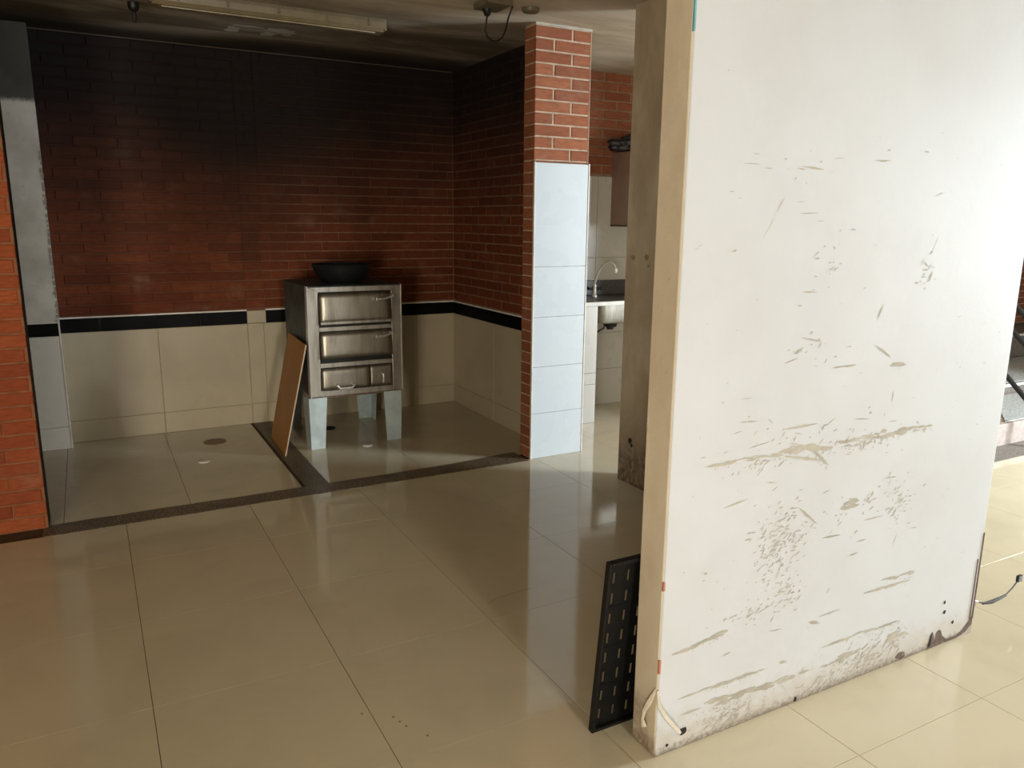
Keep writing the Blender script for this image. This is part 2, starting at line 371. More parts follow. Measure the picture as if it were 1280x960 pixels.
tiles(-.42, .985, 4.25, YB, -.215, 4.25)             # alcove, left of the old wall line
tiles(1.115, XR, 4.25, YB, 1.115, 4.25)
rest = MB()
for a in ((-3.3, -1.0, YF, 4.10), (-1.0, 10.6, YF, .066), (7.138, 10.6, .066, 6.0), (4.6, 7.138, 3.016, 6.0)): rest.box(*a[:2], *a[2:], -.006, 0)
o = rest.build('outlying_tiles', 'floor_tile', fl); o['kind'] = 'stuff'
sc = MB()
for P in ([(1.284, 2.541), (1.33, 2.565), (1.411, 2.575), (1.509, 2.58)],):
    for (a, b), (c, d) in zip(P[:-1], P[1:]):
        nx, ny = -(d-b), c-a; l = math.hypot(nx, ny); nx, ny = nx/l*.0012, ny/l*.0012
        sc.add([(a-nx, b-ny, .0004), (c-nx, d-ny, .0004), (c+nx, d+ny, .0004), (a+nx, b+ny, .0004)], [(0, 1, 2, 3)])
for a, b in ((.70, 2.03), (.62, 2.09), (.71, 2.0), (.72, 1.97), (.76, 1.9)): sc.box(a, a+.006, b, b+.008, 0, .0008)
o = sc.build('scratches', 'chip_brown', fl); o['kind'] = 'stuff'
# ---- cement strips where walls once stood
def strip(name, poly, mat, label):
    m = MB(); n = len(poly); m.add([(x, y, -.006) for x, y in poly]+[(x, y, .002) for x, y in poly], [tuple(range(n, 2*n))]+[(i, (i+1) % n, n+(i+1) % n, n+i) for i in range(n)])
    return struct(m.build(name, mat), label, 'trim')
fr = [(-.30+i*(2.36+.30)/24, 4.102+random.uniform(-.006, .006)) for i in range(25)]; bk = [(x, 4.249+random.uniform(-.005, .005)+.06*max(0, (x-1.5)/.86)**2) for x, y in fr][::-1]
strip('trim_1', fr+bk, 'granite', 'dark terrazzo strip across the floor in front of the alcove')
strip('trim_2', [(.985, 4.25), (1.115, 4.25), (1.115, 5.82), (.985, 5.82)], 'cement_strip', 'grey cement strip in the alcove floor running back to the wall')
# ---- ceiling
ce = struct(MB().box(-3.3, 10.6, YF-.2, 6.0, H, H+.12).build('ceiling', 'ceiling_plaster'), 'smoke-stained plaster ceiling', 'ceiling')
def blob(m, cx, cy, rx, ry, z, n=14, seed=0, axis='z'):
    R = random.Random(seed); ps = []
    for i in range(n):
        t = 2*math.pi*i/n; k = R.uniform(.55, 1.1)
        ps.append((cx+rx*k*math.cos(t), cy+ry*k*math.sin(t)))
    vs = [(x, y, z) for x, y in ps]; vs.append((cx, cy, z)); m.add(vs, [(i, n, (i+1) % n) for i in range(n)])
fk = MB()
for a in ((.90, 5.22, .05, .10, 1), (.96, 5.10, .10, .03, 2), (1.17, 5.13, .12, .07, 3), (1.12, 5.24, .05, .08, 4), (1.22, 5.20, .03, .05, 5)): blob(fk, a[0], a[1], a[2], a[3], H-.002, 16, a[4])
o = fk.build('bare_patches', 'chip', ce); o['kind'] = 'stuff'
# ---- alcove back wall
WT = .742; WB0 = .748; WB1 = .836; BZ = .846
def wainscot(face, cuts, base=.148, black=None, u_from=None, filler=(), mat='wall_tile'):
    """base row, tall tiles, black border tiles; cuts = vertical joints; black = joints of the border"""
    for a, b in zip(cuts[:-1], cuts[1:]):
        face.piece('wall_tile', a+.001, b-.001, .001, base-.001, .010, mat, .0015); face.piece('wall_tile', a+.001, b-.001, base+.001, WT, .010, mat, .0015)
    for a, b in zip(black[:-1], black[1:]):
        m = mat if any(abs((a+b)/2-f) < .02 for f in filler) else 'black_tile'
        face.piece('wall_tile' if m == mat else 'border_tile', a+.001, b-.001, WB0 if m == mat else WB0-.004, WB1, .012, m, .0015)
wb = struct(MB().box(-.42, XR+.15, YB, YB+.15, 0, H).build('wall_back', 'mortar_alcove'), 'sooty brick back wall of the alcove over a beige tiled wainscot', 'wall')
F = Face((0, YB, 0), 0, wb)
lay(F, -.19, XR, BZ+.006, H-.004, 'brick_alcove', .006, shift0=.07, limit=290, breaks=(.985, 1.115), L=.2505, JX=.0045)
MB().box(-.19, XR, YB-.004, YB+.002, 0, WB1).build('tile_bed', 'wall_grout', wb)
for a, b in ((-.19, .985), (1.118, XR)): MB().box(a, b, YB-.014, YB, WB1, BZ).build('border_bead', 'trim_white', wb, 'pale bead over the black border')
wainscot(F, [-.19, .39, .985, 1.098, 1.70, 2.29, XR], black=[-.19, .044, .669, .985, 1.118, 1.70, 2.29, XR], filler=(1.05,))
MB().box(-.20, XR, YB-.008, YB+.002, H-.006, H).build('ceiling_bead', 'dull_bead', wb)
# ---- alcove right wall
YE = 4.262
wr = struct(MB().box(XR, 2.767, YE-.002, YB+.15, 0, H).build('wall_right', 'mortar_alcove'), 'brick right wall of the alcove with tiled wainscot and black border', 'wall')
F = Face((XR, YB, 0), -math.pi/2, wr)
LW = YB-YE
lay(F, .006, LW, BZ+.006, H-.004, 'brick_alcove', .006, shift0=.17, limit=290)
MB().box(XR-.004, XR, YE, YB, 0, WB1).build('tile_bed', 'wall_grout', wr)
MB().box(XR-.014, XR, YE, YB-.012, WB1, BZ).build('border_bead', 'trim_white', wr, 'pale bead over the black border')
wainscot(F, [.012, .735, 1.32, LW-.004], black=[.012, .35, .95, LW-.004])
MB().box(XR-.008, XR, YB-.010, YB-.002, BZ, H).build('corner_joint', 'mortar_alcove', wr)
# ---- brick pillar with the white tiled front
PX0, PX1, PY = 2.3835, 2.767, 4.133
pil = struct(MB().box(PX0+.004, PX1-.004, PY+.004, YE, 0, H).build('brick_pillar', 'mortar'), 'brick pillar whose lower front is clad in white tiles', 'pillar')
F = Face((PX0, PY, 0), 0, pil)
nn = 11; z0 = 1.846; z1 = H-.012; ch = (z1-z0)/nn
for r in range(nn):
    k = nn-1-r; za, zb = z0+k*ch+.005, z0+(k+1)*ch-.005
    cut = .252 if r % 2 == 0 else .128
    for a, b in ((0.0, cut-.006), (cut+.006, .3835)): F.piece('brick', a, b, za, zb, .0, 'brick', .003, .012, random.uniform(-.001, .001)+.012-.012)
F.piece('brick', 0, .3835, 1.834, z0-.004, 0, 'brick', .002, .012)
MB().box(PX0-.002, PX1+.004, PY-.003, PY+.006, H-.012, H).build('ceiling_bead', 'chip', pil)
F2 = Face((PX0, YE, 0), -math.pi/2, pil)
nz = 38; ch2 = (H-.012)/nz
for k in range(nz):
    F2.piece('brick', .0, YE-PY-.001, k*ch2+.004, (k+1)*ch2-.004, .0, 'brick', .003, .010, random.uniform(-.0015, .001))
MB().box(PX1-.004, PX1, PY, YE, 0, H).build('side_bed', 'mortar', pil)
zs = [.0, .295, .595, .908, 1.217, 1.832]
for a, b in zip(zs[:-1], zs[1:]): F.piece('front_tile', .004, .3795, a+.001, b-.001, .012, 'white_tile', .0015, -.001)
MB().box(PX0, PX1, PY-.003, PY-.0005, 0, 1.833).build('tile_bed', 'grout_light', pil)
for x in (PX0-.003, PX1-.003): MB().box(x, x+.008, PY-.016, PY, 0, 1.836).build('edge_trim', 'trim_white', pil, 'white edge trim of the tiled front', bevel=.002)
# ---- left brick pier, plaster column and the wall behind them
QX, QY = -.275, 4.217
pier = struct(MB().box(-1.0, QX-.003, QY+.004, QY+.16, 0, H).build('brick_pier', 'mortar_pier'), 'orange brick pier at the left end of the alcove', 'pier')
F = Face((-1.0, QY, 0), 0, pier)
lay(F, 0, 1.0+QX, .002, H-.002, 'brick_orange', .0, shift0=.05, L=.249, JX=.006)
F = Face((QX, QY+.16, 0), math.pi/2, pier)
MB().box(QX-.003, QX-.0005, QY+.006, QY+.16, 0, H).build('side_face', 'oven_dark', pier)
wl = struct(MB().box(-.56, -.42, QY+.16, YB+.15, 0, H).build('wall_left', 'outer_wall'), 'wall closing the alcove on the left behind the pier', 'wall')
CX, CY = -.187, 5.694
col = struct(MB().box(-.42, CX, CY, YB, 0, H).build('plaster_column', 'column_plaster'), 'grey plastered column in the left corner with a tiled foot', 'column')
F = Face((-.42, CY, 0), 0, col)
for a, b in ((.001, .147), (.149, WT)): F.piece('wall_tile', 0, CX+.42-.002, a, b, .010, 'column_tile', .0015)
F.piece('border_tile', 0, CX+.42-.006, WT+.003, .826, .012, 'black_tile', .0015)
MB().box(-.42, CX-.004, CY-.008, CY, .826, .836).build('border_bead', 'trim_white', col)
MB().box(CX-.006, CX+.004, CY-.014, CY+.002, 0, .85).build('edge_trim', 'trim_white', col, 'white plastic corner trim', bevel=.002)
rg = MB()
for k in range(34):
    z = .86+k*.030+random.uniform(-.01, .01); w = random.uniform(.003, .012); rg.box(CX-w, CX+random.uniform(.001, .006), CY-random.uniform(.001, .005), CY+.02, z, z+random.uniform(.015, .035))
o = rg.build('broken_edge', 'chip', col); o['kind'] = 'stuff'
# ---- kitchen wall seen through the gap
KY = 5.19
wk = struct(MB().box(2.767, 4.75, KY, KY+.12, 0, H).build('wall_kitchen', 'mortar_kitchen'), 'kitchen wall, brick above and pale tile below', 'wall')
F = Face((2.767, KY, 0), 0, wk)
lay(F, .45, 1.98, 1.850, H-.002, 'brick', .004, shift0=.12)
MB().box(2.767, 4.75, KY-.004, KY, 0, 1.838).build('tile_bed', 'wall_grout', wk)
us = [.2, .80, 1.40, 1.98]
for a, b in zip(us[:-1], us[1:]):
    for c, d in ((.001, .298), (.300, .60), (.602, .905), (.907, 1.207), (1.209, 1.832)): F.piece('wall_tile', a+.001, b-.001, c, d, .010, 'kitchen_tile', .0015)
struct(MB().box(4.6, 4.75, 3.5, KY, 0, H).build('wall_kitchen_end', 'outer_wall'), 'plain unseen wall closing the kitchen on the right, drawn out to block side light', 'wall')  # out of view; brought forward to keep side_daylight off the kitchen
# ---- passage wall and the big scuffed partition
KX, KYE = 2.659, 3.563
pw = struct(MB().box(KX, KX+.16, 1.62, KYE, 0, H).build('wall_passage', 'plaster_passage'), 'dirty bare plaster wall behind the partition, black hole low down', 'wall')
def chipx(m, x, y, z, ry, rz, seed):
    R = random.Random(seed); n = 10; vs = []
    for i in range(n):
        t = 2*math.pi*i/n; k = R.uniform(.6, 1.1); vs.append((x, y+ry*k*math.cos(t), z+rz*k*math.sin(t)))
    vs.append((x, y, z)); m.add(vs, [(i, (i+1) % n, n) for i in range(n)])
m = MB()
for q in ((3.455, .262, .022, .020), (3.442, .236, .012, .014)): chipx(m, KX-.0012, q[0], q[1], q[2], q[3], int(q[1]*1000))
m.build('chipped_hole', 'dark_hole', pw, 'black hole broken through the plaster')
m = MB()
for q in ((3.50, 1.30, .03, .016), (3.38, 1.305, .022, .018), (3.36, 1.26, .01, .01)): chipx(m, KX-.0012, q[0], q[1], q[2], q[3], int(q[1]*999+q[0]*100))
m.build('chips', 'chip_brown', pw)
AX0, AX1, AY0, AY1 = 1.297, 2.79, 1.512, 1.62
wp = struct(MB().box(AX0+.003, AX1, AY0, AY1, 0, H).build('wall_partition', 'plaster_wall', bevel=.004), 'white painted partition wall, scuffed and chipped, nearest the camera', 'wall')
MB().box(AX0, AX0+.02, AY0+.004, AY1-.002, .004, H-.002).build('end_face', 'plaster_end', wp, 'bare beige plaster end of the wall', bevel=.004)
def streak(m, x1, z1, x2, z2, w, R):
    """sliver of paint scraped off: irregular outline along a line"""
    y = AY0-.0005-R.random()*.0008; d = math.hypot(x2-x1, z2-z1); n = max(3, int(d/.012)); ux, uz = ((x2-x1)/d, (z2-z1)/d) if d > 1e-6 else (1, 0)
    a = []; b = []
    for i in range(n+1):
        t = i/n; e = (min(t, 1-t)*2)**.5 if 0 < t < 1 else .08
        if w > .01: e = max(.25, e)
        k1 = w*.5*e*R.uniform(.55, 1.25); k2 = w*.5*e*R.uniform(.35, 1.3)
        cx, cz = x1+(x2-x1)*t, z1+(z2-z1)*t
        a.append((cx-uz*k1, y, cz+ux*k1)); b.append((cx+uz*k2, y, cz-ux*k2))
    vs = a+b; m.add(vs, [(n+1+i, n+2+i, i+1, i) for i in range(n)])
R = random.Random(11); m = MB()
for x1, z1, x2, z2, w in MARKS:
    if w < .013: streak(m, x1, z1, x2, z2, max(w, .0022), R)
    else:                                                    # wide scrape: a bundle of torn slivers
        d = math.hypot(x2-x1, z2-z1)
        for k in range(int(7+d*26)):
            t = R.random(); o = R.uniform(-.5, .5)*w*.7; l = R.uniform(.02, .07)
            cx, cz = x1+(x2-x1)*t, z1+(z2-z1)*t+o; ux, uz = (x2-x1)/d, (z2-z1)/d
            streak(m, cx-ux*l/2, cz-uz*l/2, cx+ux*l/2, cz+uz*l/2, R.uniform(.25, .6)*w, R)
        for k in range(int(d*60)):
            t = R.random(); cx, cz = x1+(x2-x1)*t, z1+(z2-z1)*t-w*R.uniform(.2, .8); l = R.uniform(.003, .012)
            streak(m, cx, cz, cx+R.uniform(-.003, .003), cz-l, R.uniform(.002, .004), R)
for x, z, rx, rz, n in SPECKS:
    for k in range(n):
        px, pz = R.gauss(x, rx*.5), R.gauss(z, rz*.5)
        if pz < .006 or px < AX0+.02: continue
        t = R.uniform(-.3, 1.2); l = abs(R.gauss(0, .006))+.0025
        streak(m, px-l*math.cos(t), pz-l*math.sin(t), px+l*math.cos(t), pz+l*math.sin(t), R.uniform(.0025, .006), R)
for k in range(110):
    px, pz = R.uniform(1.35, 2.72), abs(R.gauss(.75, .5)); t = R.uniform(-.3, .9); l = abs(R.gauss(0, .004))+.0015
    if pz > .02: streak(m, px-l*math.cos(t), pz-l*math.sin(t), px+l*math.cos(t), pz+l*math.sin(t), R.uniform(.0015, .003), R)
o = m.build('paint_chips', 'chip', wp, 'grey-beige scrapes and chips in the white paint'); o['kind'] = 'stuff'
def poly(m, pts, y=AY0-.001):
    n = len(pts); c = (sum(p[0] for p in pts)/n, sum(p[1] for p in pts)/n)
    m.add([(x, y, z) for x, z in pts]+[(c[0], y, c[1])], [(n, i, (i+1) % n) for i in range(n)])
m = MB()
def band(m, pts, y):
    n = len(pts); m.add([(x, y, z0) for x, z0, z1 in pts]+[(x, y, z1) for x, z0, z1 in pts], [(i, i+1, n+i+1, n+i) for i in range(n-1)])
band(m, [(2.528, .002, .006), (2.535, .002, .03), (2.543, .002, .060), (2.552, .002, .066), (2.562, .002, .045), (2.572, .002, .024), (2.60, .002, .018), (2.615, .002, .02)], AY0-.001)
band(m, [(2.572, .012, .05), (2.580, .012, .060), (2.590, .012, .064), (2.600, .012, .058), (2.612, .012, .034), (2.64, .004, .014), (2.70, .004, .012), (2.73, .006, .024), (2.755, .014, .044), (2.772, .026, .060), (2.789, .034, .075)], AY0-.0016)
poly(m, [(2.35, .02), (2.37, .035), (2.40, .03), (2.405, .01), (2.38, .004)][::-1])
m.build('broken_corner', 'chip_rust', wp, 'broken lower corner showing reddish rubble')
m = MB(); band(m, [(2.70, .001, .006), (2.73, .001, .010), (2.755, .001, .016), (2.772, .001, .028), (2.7895, .001, .036)], AY0-.0012); m.build('bare_foot', 'chip', wp)
m = MB(); band(m, [(2.534, .01, .014), (2.538, .01, .05), (2.545, .012, .06), (2.548, .02, .034)], AY0-.0024)
for x, z, r in ((1.396, .054, .012), (1.86, .012, .007), (1.34, .028, .005), (2.665, .075, .006), (2.60, .17, .006), (2.605, .13, .007)):
    poly(m, [(x+r*math.cos(-t*.785)*random.uniform(.7, 1.3), z+r*1.2*math.sin(-t*.785)*random.uniform(.7, 1.3)) for t in range(8)], AY0-.002)
m.build('dark_holes', 'dark_hole', wp)
for k, (x, w, h) in enumerate(((2.768, .004, .30), (2.783, .006, .40))):
    b = MB(); zz = .06
    b.hexa([(x, AY0-.003, zz), (x+w, AY0-.003, zz), (x+w, AY0+.002, zz), (x, AY0+.002, zz)], [(x+w*.4, AY0-.003, h), (x+w, AY0-.003, h), (x+w, AY0+.002, h), (x+w*.4, AY0+.002, h)])
    b.build('corner_bead', 'chip_rust', wp, 'rusty metal corner bead laid bare')
m = MB()
for a in ((.265, .026), (.515, .016)):
    m.box(AX0-.0006, AX0+.0055, AY0-.0009, AY0+.006, a[0], a[0]+a[1]*1.6)
m.build('red_marks', 'red_paint', wp, 'red paint marks on the corner')
MB().box(AX0+.0005, AX0+.005, AY0-.0008, AY0+.006, 1.935, 2.06).build('teal_mark', 'teal_paint', wp, 'teal paint on the corner')
def ribbon(pts, w, name, label):
    b = MB(); n = len(pts); P = [Vector(p) for p in pts]
    for i, p in enumerate(P):
        d = (P[min(i+1, n-1)]-P[max(i-1, 0)]).normalized(); s = d.cross(Vector((0, -1, .2))).normalized()*w*(.6 if i in (0, n-1) else 1)
        b.v += [tuple(p-s), tuple(p+s)]
    b.f = [(2*i, 2*i+1, 2*i+3, 2*i+2) for i in range(n-1)]
    o = b.build(name, 'peel', wp, label); so = o.modifiers.new('solid', 'SOLIDIFY'); so.thickness = .0015
ribbon([(1.296, AY0-.002, .215), (1.300, AY0-.006, .17), (1.318, AY0-.014, .135), (1.345, AY0-.016, .10), (1.372, AY0-.010, .07), (1.388, AY0-.004, .052)], .0055, 'peeled_strip', 'curling strip of peeled paint')
b = MB()
for P in ([(AX0-.003, 1.518, .215), (AX0-.006, 1.540, .165), (AX0-.008, 1.556, .13), (AX0-.010, 1.560, .10), (AX0-.012, 1.548, .082)],): b.tube(P, [.004, .009, .006, .004, .009], 6)
b.build('peeled_flake', 'peel', wp, 'flap of peeled paint')
# ---- rooms out of view and the stair wall
struct(MB().box(-3.3, -3.15, YF, QY, 0, H).build('wall_left_far', 'outer_wall'), 'plain wall on the far left of the front room', 'wall')
struct(MB().box(-3.15, -1.0, QY, QY+.15, 0, H).build('wall_left_back', 'outer_wall'), 'plain wall left of the brick pier', 'wall')
wf = MB().box(-3.3, -2.75, YF-.15, YF, 0, H).box(-1.85, .42, YF-.15, YF, 0, H).box(3.3, 10.6, YF-.15, YF, 0, H).box(.42, 3.3, YF-.15, YF, 2.35, H).box(-2.75, -1.85, YF-.15, YF, 2.35, H)  # out of view; openings and left jamb set to shape the light on the floor
struct(wf.build('wall_front', 'outer_wall'), 'unseen street wall behind the camera, its openings placed to shape the daylight', 'wall')
we = MB().box(10.4, 10.55, YF, -1.4, 0, H).box(10.4, 10.55, 1.2, 6.0, 0, H).box(10.4, 10.55, -1.4, 1.2, 2.4, H)
we.box(6.95, 7.1, YF, .05, 0, H).box(6.95, 7.1, 1.25, 2.55, 0, H).box(6.95, 7.1, .05, 1.25, 2.5, H)
struct(we.build('wall_right_far', 'outer_wall'), 'far right wall with a wide opening', 'wall')
ws = struct(MB().box(4.75, 10.4, 4.75, 4.9, 0, H).build('wall_stair', 'mortar'), 'brick wall behind the stairs', 'wall')
lay(Face((7.0, 4.75, 0), 0, ws), 0, 2.6, .455, 1.55, 'brick', .005)
# ---- stairs
st = struct(MB().box(4.75, 9.6, 2.72, 2.92, -.004, .004).build('staircase', 'stair_dark'), 'low concrete steps with grey granite treads behind the partition', 'stairs')
for k, (y, z) in enumerate(((2.92, .157), (3.482, .232), (4.228, .455))):
    MB().box(4.85, 9.6, y, 4.75, (0, .157, .232)[k], z).build('step', 'stair_concrete' if k == 0 else 'stair_dark', st, bevel=.006)
m = MB(); pts = [(5.50, 2.95), (9.4, 2.95), (9.4, 3.44), (6.22, 3.44)]; m.add([(x, y, .156) for x, y in pts]+[(x, y, .164) for x, y in pts], [(4, 5, 6, 7), (0, 1, 5, 4), (1, 2, 6, 5), (2, 3, 7, 6), (3, 0, 4, 7)])
m.build('granite_tread', 'granite_grey', st); MB().box(5.6, 9.4, 3.52, 4.20, .231, .239).build('granite_tread', 'granite_grey', st)
MB().box(4.85, 9.6, 3.472, 3.486, .215, .236).build('nosing', 'trim_white', st); MB().box(4.85, 9.6, 4.218, 4.232, .44, .459).build('nosing', 'trim_white', st)
rl = thing('stair_railing', 'black metal stair railing with sloping bars right of the partition', 'railing', (5.6, 2.95, .157))
for dz in (.454, .77, .94):
    MB().tube([(0, -.20, dz-.157-.20-.06+.0), (0, 1.02, dz-.157+.918-.06)], .017, 8).build('rail', 'rail_black', rl, smooth=True)
for y in (-.17, 1.0): MB().tube([(0, y, -.15 if y < 0 else .07), (0, y, .78+y*.92)], .014, 8).build('post', 'rail_black', rl, smooth=True)
# ================================================================ things
# ---- gas oven
OX, OY = 1.208, 4.945; OW, OD = .628, .665
ov = thing('pizza_oven', 'old stainless steel oven with stacked doors on four pale blue legs', 'oven', (OX, OY, 0))
MB().box(.004, OW-.004, .02, OD, .352, 1.062).build('body', 'oven_side', ov, 'dull dark green-grey painted sides', bevel=.004)
MB().box(.0, OW, .0, OD+.004, 1.060, 1.070).build('top_panel', 'oven_side', ov, bevel=.003)
MB().box(.05, OW-.05, .016, .03, .38, 1.04).build('back_plate', 'oven_dark', ov)
fm = MB()
fm.hexa([(0, 0, .350), (.069, 0, .352), (.069, .03, .352), (0, .03, .350)], [(0, 0, 1.068), (.069, 0, 1.034), (.069, .03, 1.034), (0, .03, 1.068)])
fm.hexa([(OW-.069, 0, .352), (OW, 0, .350), (OW, .03, .350), (OW-.069, .03, .352)], [(OW-.069, 0, 1.034), (OW, 0, 1.068), (OW, .03, 1.068), (OW-.069, .03, 1.034)])
fm.hexa([(.069, 0, 1.031), (OW-.069, 0, 1.031), (OW-.069, .03, 1.031), (.069, .03, 1.031)], [(.002, 0, 1.067), (OW-.002, 0, 1.067), (OW-.002, .03, 1.067), (.002, .03, 1.067)])
fm.box(.069, OW-.069, 0, .03, .350, .388)
fm.build('front_frame', 'steel_frame', ov, bevel=.003)
MB().box(-.003, .003, -.004, .05, .346, 1.072).build('corner_strip', 'chrome', ov, 'bright bent steel edge'); MB().box(OW-.003, OW+.003, -.004, .05, .346, 1.072).build('corner_strip', 'chrome', ov)
for z0, z1 in ((.778, .808), (.540, .572)): MB().box(.069, OW-.069, -.004, .03, z0, z1).build('cross_bar', 'steel_frame', ov, bevel=.004)
MB().box(0, OW, .002, .05, .338, .352).build('bottom_rail', 'chip_rust', ov)
def door(x0, x1, z0, z1, bulge, lip, name='door', lean=.018):
    """pressed sheet door: leans out at the foot, rounded to the right edge"""
    nx, nz = 14, 6; m = MB(); vs = []
    for j in range(nz+1):
        for i in range(nx+1):
            u, v = i/nx, j/nz
            ex = min(1, min(u, 1-u)/.07); ez = min(1, min(v, 1-v)/.10)
            y = -.004 - lean*(1-v)*.8 - bulge*(1-(1-ex)**2)*(1-(1-ez)**2)
            vs.append((x0+(x1-x0)*u, y, z0+(z1-z0)*v))
    m.add(vs, [(j*(nx+1)+i, j*(nx+1)+i+1, (j+1)*(nx+1)+i+1, (j+1)*(nx+1)+i) for j in range(nz) for i in range(nx)])
    o = m.build(name, 'steel', ov, smooth=True); so = o.modifiers.new('solid', 'SOLIDIFY'); so.thickness = .012; so.offset = -1
    if lip: MB().box(x0+.004, x1-.004, -.026, .006, z0-.004, z0+.016).build('lip', 'steel_frame', o, bevel=.004)
    return o
def lever(d, x, z):
    b = MB().tube([(x, -.045, z), (x+.045, -.046, z), (x+.085, -.047, z+.010), (x+.108, -.040, z+.018)], [.010, .009, .007, .006], 8)
    b.tube([(x+.108, -.048, z+.019), (x+.108, .0, z+.019)], .011, 10).tube([(x-.004, -.045, z), (x+.004, -.045, z)], .012, 8)
    b.build('lever_handle', 'chrome', d, smooth=True)
d1 = door(.073, OW-.073, .828, 1.028, .006, True); lever(d1, .447, .980)
d2 = door(.073, OW-.073, .600, .774, .006, False); lever(d2, .437, .733)
MB().box(.075, OW-.075, -.001, .02, .574, .600).build('dark_gap', 'oven_dark', ov)
d3 = door(.073, .393, .392, .536, .004, False, 'drawer', .006)
MB().tube([(.168, -.012, .425), (.168, -.042, .420), (.180, -.046, .405), (.262, -.046, .405), (.274, -.042, .420), (.274, -.012, .425)], .0085, 8).build('bow_handle', 'chrome', d3, smooth=True)
d4 = door(.399, OW-.075, .392, .536, .004, False, 'burner_door', .002)
MB().tube([(.482, -.008, .478), (.482, -.034, .476), (.482, -.036, .43), (.482, -.030, .418)], .009, 8).build('pull', 'chrome', d4, smooth=True)
def leg(xs0, xs1, xb0, xb1, yf, sgn, outer):
    """pressed angle leg: front plate and side plate, tapering"""
    t = .006; m = MB()
    m.hexa([(xb0, yf, 0), (xb1, yf, 0), (xb1, yf+t, 0), (xb0, yf+t, 0)] if sgn > 0 else [(xb0, yf-t, 0), (xb1, yf-t, 0), (xb1, yf, 0), (xb0, yf, 0)],
           [(xs0, yf, .345), (xs1, yf, .345), (xs1, yf+t, .345), (xs0, yf+t, .345)] if sgn > 0 else [(xs0, yf-t, .345), (xs1, yf-t, .345), (xs1, yf, .345), (xs0, yf, .345)])
    xo, xt = (xb0, xs0) if outer < 0 else (xb1, xs1); s = t if outer < 0 else -t
    ya, yb, yc = (yf, yf+.095, yf+.135) if sgn > 0 else (yf-.095, yf, yf); yd = yf if sgn > 0 else yf-.135
    a, b = sorted((xo, xo+s)); c, d = sorted((xt, xt+s))
    if sgn > 0: m.hexa([(a, ya, 0), (b, ya, 0), (b, yb, 0), (a, yb, 0)], [(c, ya, .345), (d, ya, .345), (d, yc, .345), (c, yc, .345)])
    else: m.hexa([(a, ya, 0), (b, ya, 0), (b, yb, 0), (a, yb, 0)], [(c, yd, .345), (d, yd, .345), (d, yc, .345), (c, yc, .345)])
    m.build('leg', 'oven_leg', ov, bevel=.0015)
leg(-.022, .104, -.018, .080, .0, 1, -1); leg(OW-.135, OW-.004, OW-.118, OW-.012, .0, 1, 1)
leg(-.018, .104, -.014, .080, OD, -1, -1); leg(OW-.128, OW, OW-.112, OW-.008, OD, -1, 1)
# ---- bowl on the oven
bw = thing('iron_bowl', 'black cast iron bowl standing on top of the oven', 'bowl', (1.527, 5.25, 1.0705))
MB().lathe([(.112, 0), (.135, .008), (.165, .04), (.188, .085), (.199, .118), (.203, .122), (.199, .124), (.186, .098), (.158, .048), (.125, .016), (.02, .012)], n=40).build('bowl_body', 'cast_iron', bw, smooth=True)
# ---- board leaning on the oven
bd = thing('leaning_board', 'thin brown wooden board leaning on the left side of the oven', 'board', (1.02, 4.87, .0))
tn = .010; A = Vector((-.006, 0, .003)); B = Vector((.010, .50, .003)); Cc = Vector((.176, .075, .705)); Dd = Vector((.178, .57, .715)); nrm = Vector((-.97, 0, .24))*tn
Cc = Vector((.172, .068, .700)); Dd = Vector((.172, .535, .722))
vs = [A, B, Dd, Cc]; w = [v-nrm*-1 if False else v+nrm for v in vs]
MB().add(vs+w, [(0, 1, 2, 3), (7, 6, 5, 4), (4, 5, 1, 0), (5, 6, 2, 1), (6, 7, 3, 2), (7, 4, 0, 3)]).build('panel', 'board', bd)
MB().tube([A+nrm*.5, Cc+nrm*.5], .0045, 6).build('edge_band', 'board_edge', bd, 'pale cut edge facing the room')
# ---- floor covers
def disc(name, label, cat, x, y, r, mat, grp=None):
    o = MB().lathe([(r, 0), (r, .003), (r*.92, .005), (r*.3, .0045), (.001, .0045)], n=28).build(name, mat, None, smooth=True, loc=(x, y, .0005)); return tag(o, label, cat, grp)
disc('drain_cover', 'brown round drain cover on the alcove floor left of the cement strip', 'drain', .66, 5.43, .073, 'drain_brown')
disc('floor_plug', 'small white floor plug nearest the brown drain cover', 'plug', .535, 5.0, .036, 'plug_white', 'white floor plugs')
disc('floor_plug', 'small white floor plug on the floor before the oven legs', 'plug', 1.557, 4.885, .036, 'plug_white', 'white floor plugs')
disc('drain_hole', 'dark round drain under the oven', 'drain', 1.44, 5.43, .05, 'oven_dark')
# ---- black slotted grate behind the partition
gr = thing('floor_grate', 'black plastic slotted grate leaning behind the white partition end', 'grate', (1.200, 1.706, .0))
GW, GL, GT = .36, .572, .022
gr.rotation_euler = (math.radians(6.0), 0, math.radians(0))
MB().box(0, .012, -GT, 0, 0, GL).build('side_rail', 'rubber', gr, bevel=.003); MB().box(GW-.012, GW, -GT, 0, 0, GL).build('side_rail', 'rubber', gr, bevel=.003)
MB().box(.012, GW-.012, -GT, 0, GL-.014, GL).build('end_rail', 'rubber', gr, bevel=.003); MB().box(.012, GW-.012, -GT, 0, 0, .012).build('end_rail', 'rubber', gr, bevel=.003)
xc = [.030+.050*k for k in range(7)]; e = [.012]+sum(([x-.0042, x+.0042] for x in xc), [])+[GW-.012]
for a, b in zip(e[0::2], e[1::2]): MB().box(a, b, -.0075, -.0045, .012, GL-.014).build('slat', 'rubber', gr)
sp = MB()
